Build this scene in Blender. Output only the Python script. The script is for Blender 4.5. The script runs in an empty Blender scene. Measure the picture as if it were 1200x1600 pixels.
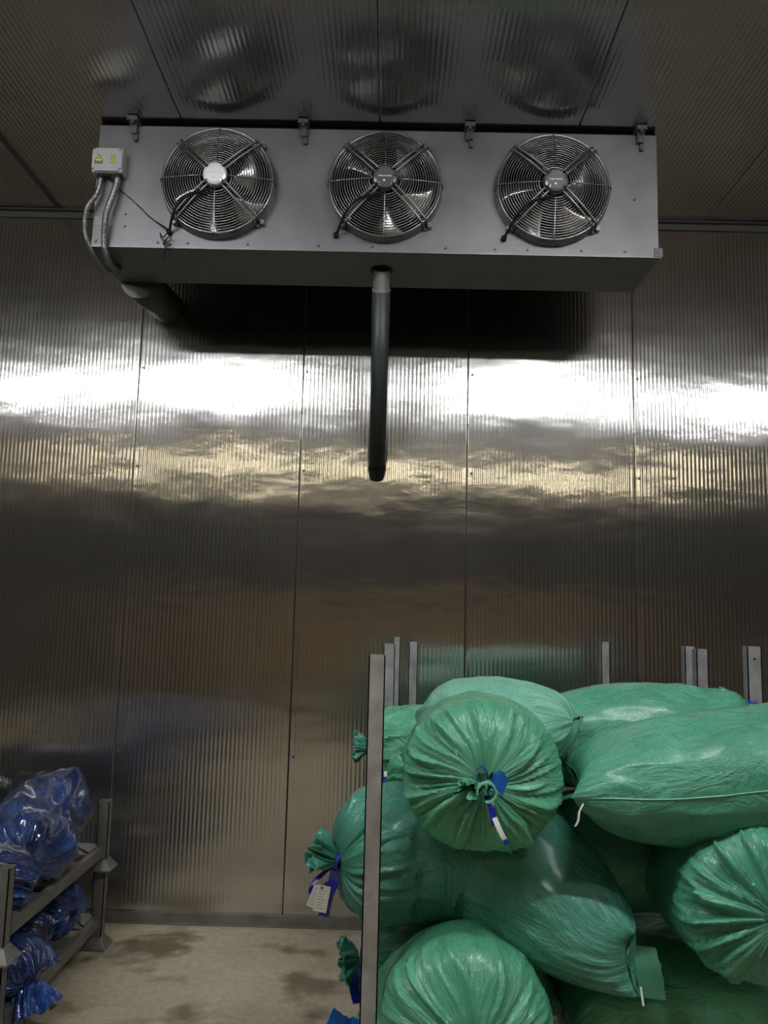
import bpy, bmesh, math, random
from mathutils import Vector, Matrix, noise
PI = math.pi
random.seed(7)
C = bpy.context.scene.collection
SC = bpy.context.scene

# ------------------------------------------------------------------ camera
cam_data = bpy.data.cameras.new('camera')
cam = bpy.data.objects.new('camera', cam_data); C.objects.link(cam)
cam_data.lens = 27.857; cam_data.sensor_width = 36; cam_data.sensor_fit = 'AUTO'
cam_data.clip_start = 0.05; cam_data.clip_end = 100
Rv = Vector((0.99967465, 0.00696771, 0.02453664)); Uv = Vector((-0.02346727, -0.12567409, 0.99179399)); Fv = Vector((-0.00999415, 0.99204711, 0.12546968))
cm = Matrix((Rv, Uv, -Fv)).transposed().to_4x4(); cm.translation = Vector((0, 0, 1.6788))
cam.matrix_world = cm
SC.camera = cam
# ------------------------------------------------------------------ world and exposure
w = bpy.data.worlds.new('world'); SC.world = w; w.use_nodes = True
w.node_tree.nodes['Background'].inputs[0].default_value = (0.5, 0.55, 0.6, 1)
w.node_tree.nodes['Background'].inputs[1].default_value = 0.0
SC.view_settings.view_transform = 'Standard'; SC.view_settings.look = 'None'
SC.view_settings.exposure = 0.0; SC.view_settings.gamma = 1.0; SC.view_settings.use_curve_mapping = False
cy = SC.cycles
cy.use_denoising = True; cy.max_bounces = 10; cy.glossy_bounces = 6; cy.diffuse_bounces = 4
cy.sample_clamp_indirect = 4.0; cy.blur_glossy = 0.6
FRONT_LIGHT = 240.0; OUTER_LIGHT = 95.0; REAR_LIGHT = 29.0          # emission of the tubes (built as real fixtures below)

# ------------------------------------------------------------------ helpers
def link(name, me, mats=None, parent=None, smooth=False):
    o = bpy.data.objects.new(name, me); C.objects.link(o)
    if mats:
        for m in (mats if isinstance(mats, (list, tuple)) else [mats]): me.materials.append(m)
    if smooth:
        me.polygons.foreach_set('use_smooth', [True]*len(me.polygons))
    if parent: o.parent = parent
    return o
def tag(o, label=None, cat=None, group=None, kind=None):
    if label: o['label'] = label
    if cat: o['category'] = cat
    if group: o['group'] = group
    if kind: o['kind'] = kind
    return o
def empty(name, loc=(0, 0, 0), rz=0):
    o = bpy.data.objects.new(name, None); C.objects.link(o)
    o.location = loc; o.rotation_euler = (0, 0, rz); o.empty_display_size = .1
    return o
def copy_tree(o, parent=None):
    c = o.copy(); C.objects.link(c)
    if parent: c.parent = parent
    for ch in list(o.children): copy_tree(ch, c)
    return c
class MB:
    """collects shapes into one mesh"""
    def __init__(s): s.v = []; s.f = []; s.m = []
    def add(s, vs, fs, mi=0):
        n = len(s.v); s.v += [tuple(p) for p in vs]; s.f += [tuple(i+n for i in f) for f in fs]; s.m += [mi]*len(fs)
    def box(s, lo, hi, mi=0, M=None):
        x0, y0, z0 = lo; x1, y1, z1 = hi
        vs = [Vector(p) for p in ((x0,y0,z0),(x1,y0,z0),(x1,y1,z0),(x0,y1,z0),(x0,y0,z1),(x1,y0,z1),(x1,y1,z1),(x0,y1,z1))]
        if M: vs = [M @ p for p in vs]
        s.add(vs, [(0,3,2,1),(4,5,6,7),(0,1,5,4),(1,2,6,5),(2,3,7,6),(3,0,4,7)], mi)
    def cyl(s, a, b, r, r2=None, n=16, caps=True, mi=0):
        a = Vector(a); b = Vector(b); r2 = r if r2 is None else r2
        t = (b-a).normalized(); u = t.orthogonal().normalized(); v = t.cross(u)
        vs = []
        for (p, rr) in ((a, r), (b, r2)):
            for i in range(n):
                q = 2*PI*i/n; vs.append(p + u*math.cos(q)*rr + v*math.sin(q)*rr)
        fs = [(i, (i+1) % n, n+(i+1) % n, n+i) for i in range(n)]
        if caps: fs += [tuple(range(n-1, -1, -1)), tuple(range(n, 2*n))]
        s.add(vs, fs, mi)
    def tube(s, pts, r, n=8, closed=False, mi=0, rf=None):
        pts = [Vector(p) for p in pts]; N = len(pts); vs = []; prev = None
        for i, p in enumerate(pts):
            if closed: t = pts[(i+1) % N]-pts[i-1]
            else: t = pts[min(i+1, N-1)]-pts[max(i-1, 0)]
            t.normalize()
            if prev is None: u = t.orthogonal().normalized()
            else:
                u = prev - t*prev.dot(t); u.normalize()
            prev = u; v = t.cross(u); rr = rf(i/(N-1)) if rf else r
            for k in range(n):
                q = 2*PI*k/n; vs.append(p+u*math.cos(q)*rr+v*math.sin(q)*rr)
        fs = []
        for i in range(N if closed else N-1):
            for k in range(n):
                a = i*n+k; b = i*n+(k+1) % n; j = (i+1) % N
                fs.append((a, b, j*n+(k+1) % n, j*n+k))
        if not closed: fs += [tuple(range(n-1, -1, -1)), tuple(range((N-1)*n, N*n))]
        s.add(vs, fs, mi)
    def build(s, name, mats, parent=None, smooth=False, bevel=0):
        me = bpy.data.meshes.new(name); me.from_pydata(s.v, [], s.f)
        o = link(name, me, mats, parent, smooth)
        if any(s.m): me.polygons.foreach_set('material_index', s.m)
        me.update()
        if bevel:
            md = o.modifiers.new('b', 'BEVEL'); md.width = bevel; md.segments = 2; md.limit_method = 'ANGLE'
        return o
def bez(P, n):
    """Catmull-Rom through the points"""
    P = [Vector(p) for p in P]; P = [P[0]*2-P[1]]+P+[P[-1]*2-P[-2]]; out = []
    for i in range(1, len(P)-2):
        for k in range(n):
            t = k/n; a, b, c, d = P[i-1:i+3]
            out.append(.5*((2*b)+(c-a)*t+(2*a-5*b+4*c-d)*t*t+(3*b-a-3*c+d)*t**3))
    out.append(P[-2]); return out

# ------------------------------------------------------------------ materials
def nmat(name):
    m = bpy.data.materials.new(name); m.use_nodes = True
    nt = m.node_tree; b = nt.nodes['Principled BSDF']
    return m, nt, b
def N(nt, t, **kw):
    n = nt.nodes.new(t)
    for k, v in kw.items():
        if k in n.inputs.keys() if isinstance(k, str) else False: n.inputs[k].default_value = v
        else: setattr(n, k, v)
    return n
def noise_n(nt, scale, detail=4, rough=.5, vec=None, mapscale=None, coord='Object'):
    tc = N(nt, 'ShaderNodeTexCoord'); src = tc.outputs[coord]
    if mapscale:
        mp = N(nt, 'ShaderNodeMapping'); mp.inputs['Scale'].default_value = mapscale
        nt.links.new(src, mp.inputs['Vector']); src = mp.outputs['Vector']
    n = N(nt, 'ShaderNodeTexNoise'); n.inputs['Scale'].default_value = scale; n.inputs['Detail'].default_value = detail; n.inputs['Roughness'].default_value = rough
    nt.links.new(src, n.inputs['Vector']); return n
def ramp(nt, fac, stops):
    r = N(nt, 'ShaderNodeValToRGB'); e = r.color_ramp.elements
    while len(e) < len(stops): e.new(.5)
    for i, (p, c) in enumerate(stops):
        e[i].position = p; e[i].color = (c[0], c[1], c[2], 1) if isinstance(c, (tuple, list)) else (c, c, c, 1)
    nt.links.new(fac, r.inputs['Fac']); return r
def bump(nt, h, dist, strength=1, prev=None):
    b = N(nt, 'ShaderNodeBump'); b.inputs['Distance'].default_value = dist; b.inputs['Strength'].default_value = strength
    nt.links.new(h, b.inputs['Height'])
    if prev: nt.links.new(prev.outputs['Normal'], b.inputs['Normal'])
    return b
def simple(name, col, rough=.5, metal=0, nscale=12, var=.12, bumpd=0, spec=.5, coat=0):
    m, nt, b = nmat(name)
    n = noise_n(nt, nscale, 5, .6)
    r = ramp(nt, n.outputs['Fac'], [(.3, [c*(1-var) for c in col]), (.7, [min(1, c*(1+var)) for c in col])])
    nt.links.new(r.outputs['Color'], b.inputs['Base Color'])
    rr = ramp(nt, n.outputs['Fac'], [(.3, rough*.85), (.7, min(1, rough*1.15))])
    nt.links.new(rr.outputs['Color'], b.inputs['Roughness'])
    b.inputs['Metallic'].default_value = metal; b.inputs['Specular IOR Level'].default_value = spec
    b.inputs['Coat Weight'].default_value = coat
    if bumpd:
        bb = bump(nt, n.outputs['Fac'], bumpd); nt.links.new(bb.outputs['Normal'], b.inputs['Normal'])
    return m

def ribbed_metal(name, lowrough, col=(.60, .585, .55), zdust=True, axis='z', wav=.0016, base_r=.16):
    m, nt, b = nmat(name)
    b.inputs['Metallic'].default_value = .965
    b.inputs['Anisotropic'].default_value = .75
    tg = N(nt, 'ShaderNodeCombineXYZ'); tg.inputs[0].default_value = 1.0; nt.links.new(tg.outputs[0], b.inputs['Tangent'])
    # soft waviness of the thin sheet: elongated across the ribs
    sc1 = (1.1, 1, 3.2) if axis == 'z' else (1.1, 2.6, 1)
    w1 = noise_n(nt, 1.0, 2, .45, mapscale=sc1, coord='Generated' if False else 'Object')
    geo = N(nt, 'ShaderNodeNewGeometry')
    for n_ in (w1,):
        mp = n_.inputs['Vector'].links[0].from_node
        nt.links.new(geo.outputs['Position'], mp.inputs['Vector'])
    w2 = N(nt, 'ShaderNodeTexNoise'); w2.inputs['Scale'].default_value = 5.0; w2.inputs['Detail'].default_value = 3
    mp2 = N(nt, 'ShaderNodeMapping'); mp2.inputs['Scale'].default_value = (.8, 1, 1.6) if axis == 'z' else (1, 1.5, 1)
    nt.links.new(geo.outputs['Position'], mp2.inputs['Vector']); nt.links.new(mp2.outputs['Vector'], w2.inputs['Vector'])
    b1 = bump(nt, w1.outputs['Fac'], wav*3.0); b2 = bump(nt, w2.outputs['Fac'], wav*.8, prev=b1)
    nt.links.new(b2.outputs['Normal'], b.inputs['Normal'])
    # scratches and smears
    w3 = N(nt, 'ShaderNodeTexNoise'); w3.inputs['Scale'].default_value = 2.2; w3.inputs['Detail'].default_value = 8; w3.inputs['Roughness'].default_value = .65
    nt.links.new(geo.outputs['Position'], w3.inputs['Vector'])
    cr = ramp(nt, w3.outputs['Fac'], [(.3, [c*.86 for c in col]), (.7, col)])
    nt.links.new(cr.outputs['Color'], b.inputs['Base Color'])
    sep = N(nt, 'ShaderNodeSeparateXYZ'); nt.links.new(geo.outputs['Position'], sep.inputs[0])
    mr = N(nt, 'ShaderNodeMapRange', interpolation_type='SMOOTHERSTEP'); mr.inputs['From Min'].default_value = .1; mr.inputs['From Max'].default_value = 1.15
    mr.inputs['To Min'].default_value = lowrough; mr.inputs['To Max'].default_value = base_r
    nt.links.new(sep.outputs['Z'], mr.inputs['Value'])
    ad = N(nt, 'ShaderNodeMath', operation='MULTIPLY_ADD'); ad.inputs[1].default_value = .06; nt.links.new(w3.outputs['Fac'], ad.inputs[0])
    sb = N(nt, 'ShaderNodeMath', operation='SUBTRACT'); sb.inputs[1].default_value = .03
    nt.links.new(mr.outputs['Result'], sb.inputs[0]); nt.links.new(sb.outputs[0], ad.inputs[2])
    nt.links.new(ad.outputs[0], b.inputs['Roughness'])
    return m

M = {}
M['wall'] = ribbed_metal('ribbed_stainless_wall', .225)
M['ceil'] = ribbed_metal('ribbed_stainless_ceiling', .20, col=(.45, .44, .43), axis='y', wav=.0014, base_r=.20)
M['trim'] = simple('dull_metal_trim', (.09, .088, .08), .5, .6, 9)
M['shadow_gap'] = simple('black_gap_shade', (.004, .004, .005), .9, spec=0)  # painted shade for the gap above the cooler
M['carton'] = simple('brown_carton', (.36, .25, .12), .7, 0, 3, .2)
M['wood'] = simple('pallet_wood', (.30, .22, .12), .7, 0, 6, .2)
M['dark_gap'] = simple('dark_joint', (.03, .03, .03), .7)
M['side'] = simple('side_wall_metal', (.16, .15, .14), .35, .9, 2)
M['far'] = simple('far_wall', (.09, .085, .075), .6, 0, 1.5, .25)
M['panel'] = simple('satin_aluminium', (.155, .151, .154), .46, .45, 3.2, .22, .0004)
M['panel_edge'] = simple('aluminium_edge', (.2, .195, .195), .4, .6, 10)
M['under'] = simple('unit_underside', (.15, .17, .162), .5, .6, 6)
M['inner'] = simple('unit_inside', (.016, .016, .018), .6, .3, 8)
M['chrome'] = simple('chromed_wire', (.24, .24, .235), .32, .9, 3, .03)
M['chrome_dark'] = simple('shroud_metal', (.24, .24, .24), .3, .9, 8, .1)
M['blade'] = simple('blade_metal', (.60, .60, .58), .26, 1, 3, .04)
M['cap'] = simple('motor_cap', (.20, .20, .205), .30, .7, 30, .1)
M['cap_glare'] = simple('motor_cap_glare', (.9, .9, .93), .3, .6, 4, .03)  # glare on the left fan's cap, put into the base colour
M['white_print'] = simple('white_print', (.8, .8, .8), .5)
M['black'] = simple('black_cable', (.008, .008, .009), .6, spec=.15)
M['box'] = simple('white_plastic', (.30, .30, .29), .45, 0, 10, .04)
M['yellow'] = simple('yellow_print', (.62, .50, .03), .5, 0, 40, .06)
M['yellow_dull'] = simple('yellow_sticker', (.33, .26, .03), .5, 0, 60, .2)
M['print_black'] = simple('black_print', (.03, .03, .02), .6)
M['grey_sticker'] = simple('grey_sticker', (.22, .22, .23), .5, 0, 60, .2)
M['conduit'] = simple('conduit_metal', (.24, .24, .23), .32, .85, 30, .1)
M['pipe'] = simple('dark_pipe_wrap', (.032, .040, .036), .42, .2, 6, .15)
M['pipe_ferrule'] = simple('pipe_ferrule', (.5, .5, .52), .35, .8, 12)
M['clad'] = simple('pipe_cladding', (.075, .08, .07), .4, .7, 6)
M['galv'] = simple('galvanised_steel', (.40, .40, .40), .42, .65, 14, .22, .0006)
M['bracket'] = simple('dark_bracket_steel', (.09, .09, .092), .5, .5)
M['rack_steel'] = simple('old_rack_steel', (.19, .18, .16), .5, .5, 18, .25, .0012)
M['base_metal'] = simple('dull_base_angle', (.22, .21, .19), .5, .6, 9, .25)
M['galv_old'] = simple('weathered_galvanised_steel', (.34, .32, .295), .55, .4, 18, .22, .0012)
M['rivet'] = simple('rivet_dark', (.10, .10, .10), .4, .6)
M['rivet_light'] = simple('rivet_light', (.55, .54, .5), .4, .6)
M['tie'] = simple('blue_tape', (.008, .02, .32), .3, 0, 30, .25, spec=.6)
M['tie_light'] = simple('light_blue_tape', (.01, .09, .33), .25, 0, 30, .2)
M['tag'] = simple('white_paper', (.75, .74, .70), .6, 0, 30, .05)
M['string'] = simple('white_string', (.65, .65, .58), .7)
M['lamp_body'] = simple('lamp_housing', (.6, .6, .6), .5)

def emis(name, col, s):
    m, nt, b = nmat(name)
    b.inputs['Base Color'].default_value = (.8, .8, .8, 1)
    b.inputs['Emission Color'].default_value = (*col, 1); b.inputs['Emission Strength'].default_value = s
    return m
M['tube_front'] = emis('tube_light_cool', (.93, .96, 1.0), FRONT_LIGHT)
M['tube_outer'] = emis('tube_light_cool_outer', (.95, .96, 1.0), OUTER_LIGHT)
M['tube_rear'] = emis('tube_light_warm', (1.0, .88, .62), REAR_LIGHT)

# floor: worn concrete with wet stains
m, nt, b = nmat('worn_concrete'); M['floor'] = m
n1 = noise_n(nt, 1.3, 8, .62); n2 = noise_n(nt, 30, 6, .6); n3 = noise_n(nt, 1.9, 4, .5, mapscale=(1.2, 1.6, 1))
c1 = ramp(nt, n1.outputs['Fac'], [(.3, (.335, .28, .19)), (.5, (.425, .36, .25)), (.72, (.51, .44, .32))])
c2 = ramp(nt, n2.outputs['Fac'], [(.35, .82), (.7, 1.08)])
mx = N(nt, 'ShaderNodeMix', data_type='RGBA', blend_type='MULTIPLY'); mx.inputs['Factor'].default_value = 1
nt.links.new(c1.outputs['Color'], mx.inputs['A']); nt.links.new(c2.outputs['Color'], mx.inputs['B'])
c3 = ramp(nt, n3.outputs['Fac'], [(.38, (.42, .38, .33)), (.47, (1, 1, 1))])
mx2 = N(nt, 'ShaderNodeMix', data_type='RGBA', blend_type='MULTIPLY'); mx2.inputs['Factor'].default_value = 1
nt.links.new(mx.outputs['Result'], mx2.inputs['A']); nt.links.new(c3.outputs['Color'], mx2.inputs['B'])
n4 = noise_n(nt, 6.5, 2, .5); c4 = ramp(nt, n4.outputs['Fac'], [(.66, (1, 1, 1)), (.72, (1.3, 1.28, 1.2))])
mx3 = N(nt, 'ShaderNodeMix', data_type='RGBA', blend_type='MULTIPLY'); mx3.inputs['Factor'].default_value = 1
nt.links.new(mx2.outputs['Result'], mx3.inputs['A']); nt.links.new(c4.outputs['Color'], mx3.inputs['B'])
nt.links.new(mx3.outputs['Result'], b.inputs['Base Color'])
rr = ramp(nt, n3.outputs['Fac'], [(.36, .28), (.46, .55)]); nt.links.new(rr.outputs['Color'], b.inputs['Roughness'])
bb = bump(nt, n2.outputs['Fac'], .002); nt.links.new(bb.outputs['Normal'], b.inputs['Normal'])

def woven(name, col, pale=1.25, rough=.30):
    m, nt, b = nmat(name)
    tc = N(nt, 'ShaderNodeTexCoord')
    n1 = noise_n(nt, 3.0, 6, .6); n1b = noise_n(nt, 60, 4, .6)
    r1 = ramp(nt, n1.outputs['Fac'], [(.3, [c*.80 for c in col]), (.55, col), (.8, [min(1, c*pale+.012) for c in col])])
    nt.links.new(r1.outputs['Color'], b.inputs['Base Color'])
    rr = ramp(nt, n1b.outputs['Fac'], [(.3, rough-.07), (.7, rough+.12)]); nt.links.new(rr.outputs['Color'], b.inputs['Roughness'])
    b.inputs['Specular IOR Level'].default_value = .55
    b.inputs['Coat Weight'].default_value = .25; b.inputs['Coat Roughness'].default_value = .22
    # flat tape weave
    hs = []
    for d in ('X', 'Y'):
        wv = N(nt, 'ShaderNodeTexWave'); wv.bands_direction = d; wv.inputs['Scale'].default_value = 48; wv.inputs['Distortion'].default_value = .6
        wv.inputs['Detail'].default_value = 1
        nt.links.new(tc.outputs['UV'], wv.inputs['Vector']); hs.append(wv)
    ad = N(nt, 'ShaderNodeMath', operation='MAXIMUM'); nt.links.new(hs[0].outputs['Fac'], ad.inputs[0]); nt.links.new(hs[1].outputs['Fac'], ad.inputs[1])
    b1 = bump(nt, ad.outputs[0], .0005, .8)
    # creases of the film, running along the sack
    mp = N(nt, 'ShaderNodeMapping'); mp.inputs['Scale'].default_value = (9, 4.5, 1); nt.links.new(tc.outputs['UV'], mp.inputs['Vector'])
    n2 = N(nt, 'ShaderNodeTexNoise'); n2.inputs['Scale'].default_value = 1.3; n2.inputs['Detail'].default_value = 7; n2.inputs['Roughness'].default_value = .62
    n2.inputs['Distortion'].default_value = .8
    nt.links.new(mp.outputs['Vector'], n2.inputs['Vector'])
    ab = ramp(nt, n2.outputs['Fac'], [(.3, 0), (.5, .8), (.52, 1), (.75, .2)])
    b2 = bump(nt, ab.outputs['Color'], .008, .85, prev=b1)
    nt.links.new(b2.outputs['Normal'], b.inputs['Normal'])
    return m
M['green'] = woven('green_woven_sack', (.078, .335, .205))
M['green_teal'] = woven('teal_green_woven_sack', (.062, .275, .19))
M['green_front'] = woven('bright_green_woven_sack', (.095, .385, .215))
M['green_pale'] = woven('pale_green_woven_sack', (.19, .50, .35))

def film(name, col, rough=.14, dark=None):
    m, nt, b = nmat(name)
    n1 = noise_n(nt, 7, 5, .6)
    r1 = ramp(nt, n1.outputs['Fac'], [(.35, dark or [c*.35 for c in col]), (.6, col), (.8, [min(1, c*1.6+.02) for c in col])])
    nt.links.new(r1.outputs['Color'], b.inputs['Base Color'])
    b.inputs['Roughness'].default_value = rough; b.inputs['Specular IOR Level'].default_value = .8
    b.inputs['Coat Weight'].default_value = 1; b.inputs['Coat Roughness'].default_value = .06
    tc = N(nt, 'ShaderNodeTexCoord')
    mp = N(nt, 'ShaderNodeMapping'); mp.inputs['Scale'].default_value = (14, 6, 1); nt.links.new(tc.outputs['UV'], mp.inputs['Vector'])
    n2 = N(nt, 'ShaderNodeTexNoise'); n2.inputs['Scale'].default_value = 1.0; n2.inputs['Detail'].default_value = 6; n2.inputs['Roughness'].default_value = .65; n2.inputs['Distortion'].default_value = 1.4
    nt.links.new(mp.outputs['Vector'], n2.inputs['Vector'])
    ab = ramp(nt, n2.outputs['Fac'], [(.3, 0), (.5, 1), (.7, .1)])
    b2 = bump(nt, ab.outputs['Color'], .018, .9)
    nt.links.new(b2.outputs['Normal'], b.inputs['Normal'])
    return m
M['blue'] = film('blue_film', (.010, .045, .19), dark=(.003, .008, .045))
M['blue_bright'] = film('bright_blue_film', (.008, .075, .33), dark=(.004, .02, .10))
M['blackbag'] = film('black_film', (.012, .013, .018))

# ------------------------------------------------------------------ the room
D = 4.4814; CH = 4.0188; PW = .96
XL, XR, YF = -5.4, 6.2, -9.0
b_ = MB(); b_.box((XL, YF, -.1), (XR, D+.1, 0)); fl = b_.build('floor', M['floor']); tag(fl, kind='structure', label='worn stained concrete cold room floor')
b_ = MB(); b_.box((XL-.1, YF, 0), (XL, D+.1, CH+.1)); tag(b_.build('wall_left', M['side']), kind='structure')
b_ = MB(); b_.box((XR, YF, 0), (XR+.1, D+.1, CH+.1)); tag(b_.build('wall_right', M['side']), kind='structure')
b_ = MB(); b_.box((XL, YF-.1, 0), (XR, YF, CH+.1)); tag(b_.build('wall_front', M['far']), kind='structure')

RIB = PW/41
def panel_mesh(name, L, amp, rows, seed, vertical=True):
    """a thin ribbed metal sheet PW wide and L long, ribs along its length, returned edges folded back"""
    nx = 41*6; ww = PW-.005; vs = []; fs = []
    cols = [-.5]+[i/nx for i in range(nx+1)]+[1.5]
    for j in range(rows+1):
        l = L*j/rows
        for ci, u in enumerate(cols):
            if u < 0: x = 0; h = -.012
            elif u > 1: x = ww; h = -.012
            else:
                x = u*ww; ph = (u*41) % 1.0
                h = amp*(.5-.5*math.cos(2*PI*ph))
                e = min(u, 1-u)*ww
                h += .0022*noise.noise(Vector((x*1.3, l*1.1, seed*7.3)))
                if e < .03: h *= e/.03
            vs.append((x, -h, l) if vertical else (x, l, -h))
    n = len(cols)
    for j in range(rows):
        for i in range(n-1):
            a = j*n+i
            fs.append((a, a+1, a+n+1, a+n) if vertical else (a, a+n, a+n+1, a+1))
    me = bpy.data.meshes.new(name); me.from_pydata(vs, [], fs)
    me.polygons.foreach_set('use_smooth', [True]*len(me.polygons))
    return me
# back wall
bw = MB(); bw.box((XL, D+.012, 0), (XR, D+.1, CH+.1)); wb = bw.build('wall_back', M['dark_gap']); tag(wb, kind='structure', label='ribbed stainless steel cold room wall')
x0 = -1.4953-PW*4
wm = [panel_mesh('wall_panel', CH, .00075, 30, k) for k in range(5)]
for me in wm: me.materials.append(M['wall'])
rv = MB(); rv.cyl((0, .002, 0), (0, -.006, 0), .0085, .006, 12); rvo = None
riv_mesh = None
for k in range(12):
    o = link('wall_panel', wm[k % 5]) if k < 1 else None
    if o is None:
        o = bpy.data.objects.new('wall_panel', wm[k % 5]); C.objects.link(o)
    o.location = (x0+k*PW+.0025, D, 0); o.parent = wb
    for z in (3.06, 2.475, 1.545, .88):
        if riv_mesh is None:
            r_ = rv.build('rivet', M['rivet'], o, smooth=False); riv_mesh = r_.data
        else:
            r_ = bpy.data.objects.new('rivet', riv_mesh); C.objects.link(r_); r_.parent = o
        r_.location = (.022, -.001, z+.004*math.sin(k*3.1+z))
# ceiling
bc = MB(); bc.box((XL, YF, CH+.012), (XR, D+.1, CH+.1)); ce = bc.build('ceiling', M['dark_gap']); tag(ce, kind='structure', label='ribbed metal cold room ceiling')
cl = D-YF
cmesh = [panel_mesh('ceiling_panel', cl, .0009, 60, 20+k, False) for k in range(3)]
for me in cmesh: me.materials.append(M['ceil'])
xc = -1.0628-PW*4
for k in range(12):
    o = bpy.data.objects.new('ceiling_panel', cmesh[k % 3]); C.objects.link(o)
    o.location = (xc+k*PW+.0025, YF, CH); o.parent = ce
# trims
t = MB(); t.box((XL, D-.014, 0), (XR, D-.003, .058)); t.box((XL, D-.03, 0), (XR, D-.01, .008)); tag(t.build('baseboard_back', M['base_metal'], bevel=.001), kind='structure')
t = MB(); t.box((XL, D-.012, CH-.045), (XR, D-.004, CH-.002)); t.box((XL, D-.045, CH-.010), (XR, D-.004, CH-.003)); tag(t.build('trim_1', M['trim']), kind='structure')

t = MB(); t.box((-2.036, 1.5, CH-.006), (-2.010, D-.02, CH-.0005)); tag(t.build('trim_2', M['dark_gap']), kind='structure')
# ------------------------------------------------------------------ lamps (above and behind the frame)
def ceiling_light(x, y, L, mat, label, zc=CH):
    r = empty('ceiling_light', (x, y, zc)); tag(r, label, 'lamp', 'tube lamps on the ceiling')
    h = MB(); h.box((-L/2, -.06, -.035), (L/2, .06, -.006)); h.box((-L/2-.01, -.035, -.06), (-L/2+.02, .035, -.03)); h.box((L/2-.02, -.035, -.06), (L/2+.01, .035, -.03))
    for sy in (-1, 1): h.box((-L/2, sy*.06-.003, -.080), (L/2, sy*.06+.003, -.03))
    h.build('housing', M['lamp_body'], r)
    d = MB(); d.tube([(-L/2+.02, 0, -.078), (0, 0, -.078), (L/2-.02, 0, -.078)], .026, 10); d.build('tube', mat, r, smooth=True)
for x_, y_, w_ in ((-3.9, .75, 'leftmost'), (-1.75, 1.18, 'second from left'), (1.25, 1.18, 'third from left'), (3.8, .75, 'rightmost')):
    ceiling_light(x_, y_, 1.5, M['tube_front' if abs(x_) < 2 else 'tube_outer'], 'cool white tube lamp on the ceiling, %s of the front row' % w_)
for x_, w_ in ((-3.9, 'leftmost'), (-1.35, 'second from left'), (1.25, 'third from left'), (3.8, 'rightmost')):
    ceiling_light(x_, -3.7, 1.5, M['tube_rear'], 'warm white tube lamp on the rear ceiling, %s of the rear row' % w_)

# ------------------------------------------------------------------ unseen pallet loads, added for the brown band reflected in the wall
car_me = None; plk_me = None
for k, pos_ in enumerate(('leftmost', 'second from left', 'third from left', 'middle one', 'third from right', 'second from right', 'rightmost')):
    x_ = -4.3+k*1.5; r = empty('added_pallet_load', (x_, -8.1, 0)); tag(r, 'added unseen pallet of brown cartons at the far wall behind the camera, '+pos_, 'pallet load', 'added pallet loads at the far wall')
    for i in range(2):
        for j in range(4):
            if car_me is None:
                m_ = MB(); m_.box((-.30, -.40, 0), (.30, .40, .47)); o = m_.build('carton', M['carton'], r, bevel=.01); car_me = o.data
            else: o = bpy.data.objects.new('carton', car_me); C.objects.link(o); o.parent = r
            o.location = (-.31+i*.62, 0, .15+j*.48)
    for i in range(5):
        if plk_me is None:
            m_ = MB(); m_.box((-.62, -.06, .11), (.62, .06, .14)); m_.box((-.62, -.05, 0), (-.50, .05, .11)); m_.box((.50, -.05, 0), (.62, .05, .11)); m_.box((-.06, -.05, 0), (.06, .05, .11)); o = m_.build('pallet_board', M['wood'], r); plk_me = o.data
        else: o = bpy.data.objects.new('pallet_board', plk_me); C.objects.link(o); o.parent = r
        o.location = (0, -.34+i*.17, 0)

# ------------------------------------------------------------------ unit cooler
UX0, UX1, UY0, UY1, UZ0, UZ1 = -1.43, 1.207, 3.50, 3.89, 3.344, 3.944
uc = empty('unit_cooler', (-.11, 3.5, 3.344)); tag(uc, 'long grey metal unit cooler with three round fans hung under the ceiling', 'cooling unit')
uc_off = Vector((-.11, 3.5, 3.344))
uc.scale = (1.0226,)*3; uc.location = (-.1125, 3.579, 3.3817)
CHL = 3.967                      # ceiling height in the unit's own measure
def upart(mb, name, mats, parent=None, smooth=False, bevel=0):
    par = parent or uc
    off = uc_off if parent is None else Vector((0, 0, 0))
    mb.v = [tuple(Vector(p)-off) for p in mb.v]
    return mb.build(name, mats, par, smooth, bevel)
FX = [-.845, -.067, .711]; FZ = 3.646; FR = .245
# front panel with three round holes
fp = MB()
edges = [UX0, (FX[0]+FX[1])/2, (FX[1]+FX[2])/2, UX1]; NC = 64
def square_pt(cx, cz, a, x0_, x1_, z0_, z1_):
    dx, dz = math.cos(a), math.sin(a); s = 1e9
    if dx > 1e-9: s = min(s, (x1_-cx)/dx)
    if dx < -1e-9: s = min(s, (x0_-cx)/dx)
    if dz > 1e-9: s = min(s, (z1_-cz)/dz)
    if dz < -1e-9: s = min(s, (z0_-cz)/dz)
    return cx+dx*s, cz+dz*s
for k in range(3):
    xa, xb = edges[k], edges[k+1]; cx = FX[k]
    angs = sorted([2*PI*i/NC for i in range(NC)]+[math.atan2(zz-FZ, xx-cx) % (2*PI) for xx in (xa, xb) for zz in (UZ0, UZ1)])
    n = len(angs); vs = []
    for a in angs: vs.append((cx+math.cos(a)*FR, UY0, FZ+math.sin(a)*FR))
    for a in angs:
        px, pz = square_pt(cx, FZ, a, xa, xb, UZ0, UZ1); vs.append((px, UY0, pz))
    fp.add(vs, [(i, (i+1) % n, n+(i+1) % n, n+i) for i in range(n)])
upart(fp, 'front_panel', M['panel'])
cs = MB()
for (lo, hi) in (((UX0, UY0+.001, UZ1-.004), (UX1, UY1, UZ1)), ((UX0, UY0+.001, UZ0), (UX0+.004, UY1, UZ1)), ((UX1-.004, UY0+.001, UZ0), (UX1, UY1, UZ1))): cs.box(lo, hi)
upart(cs, 'casing', M['under'])
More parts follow.
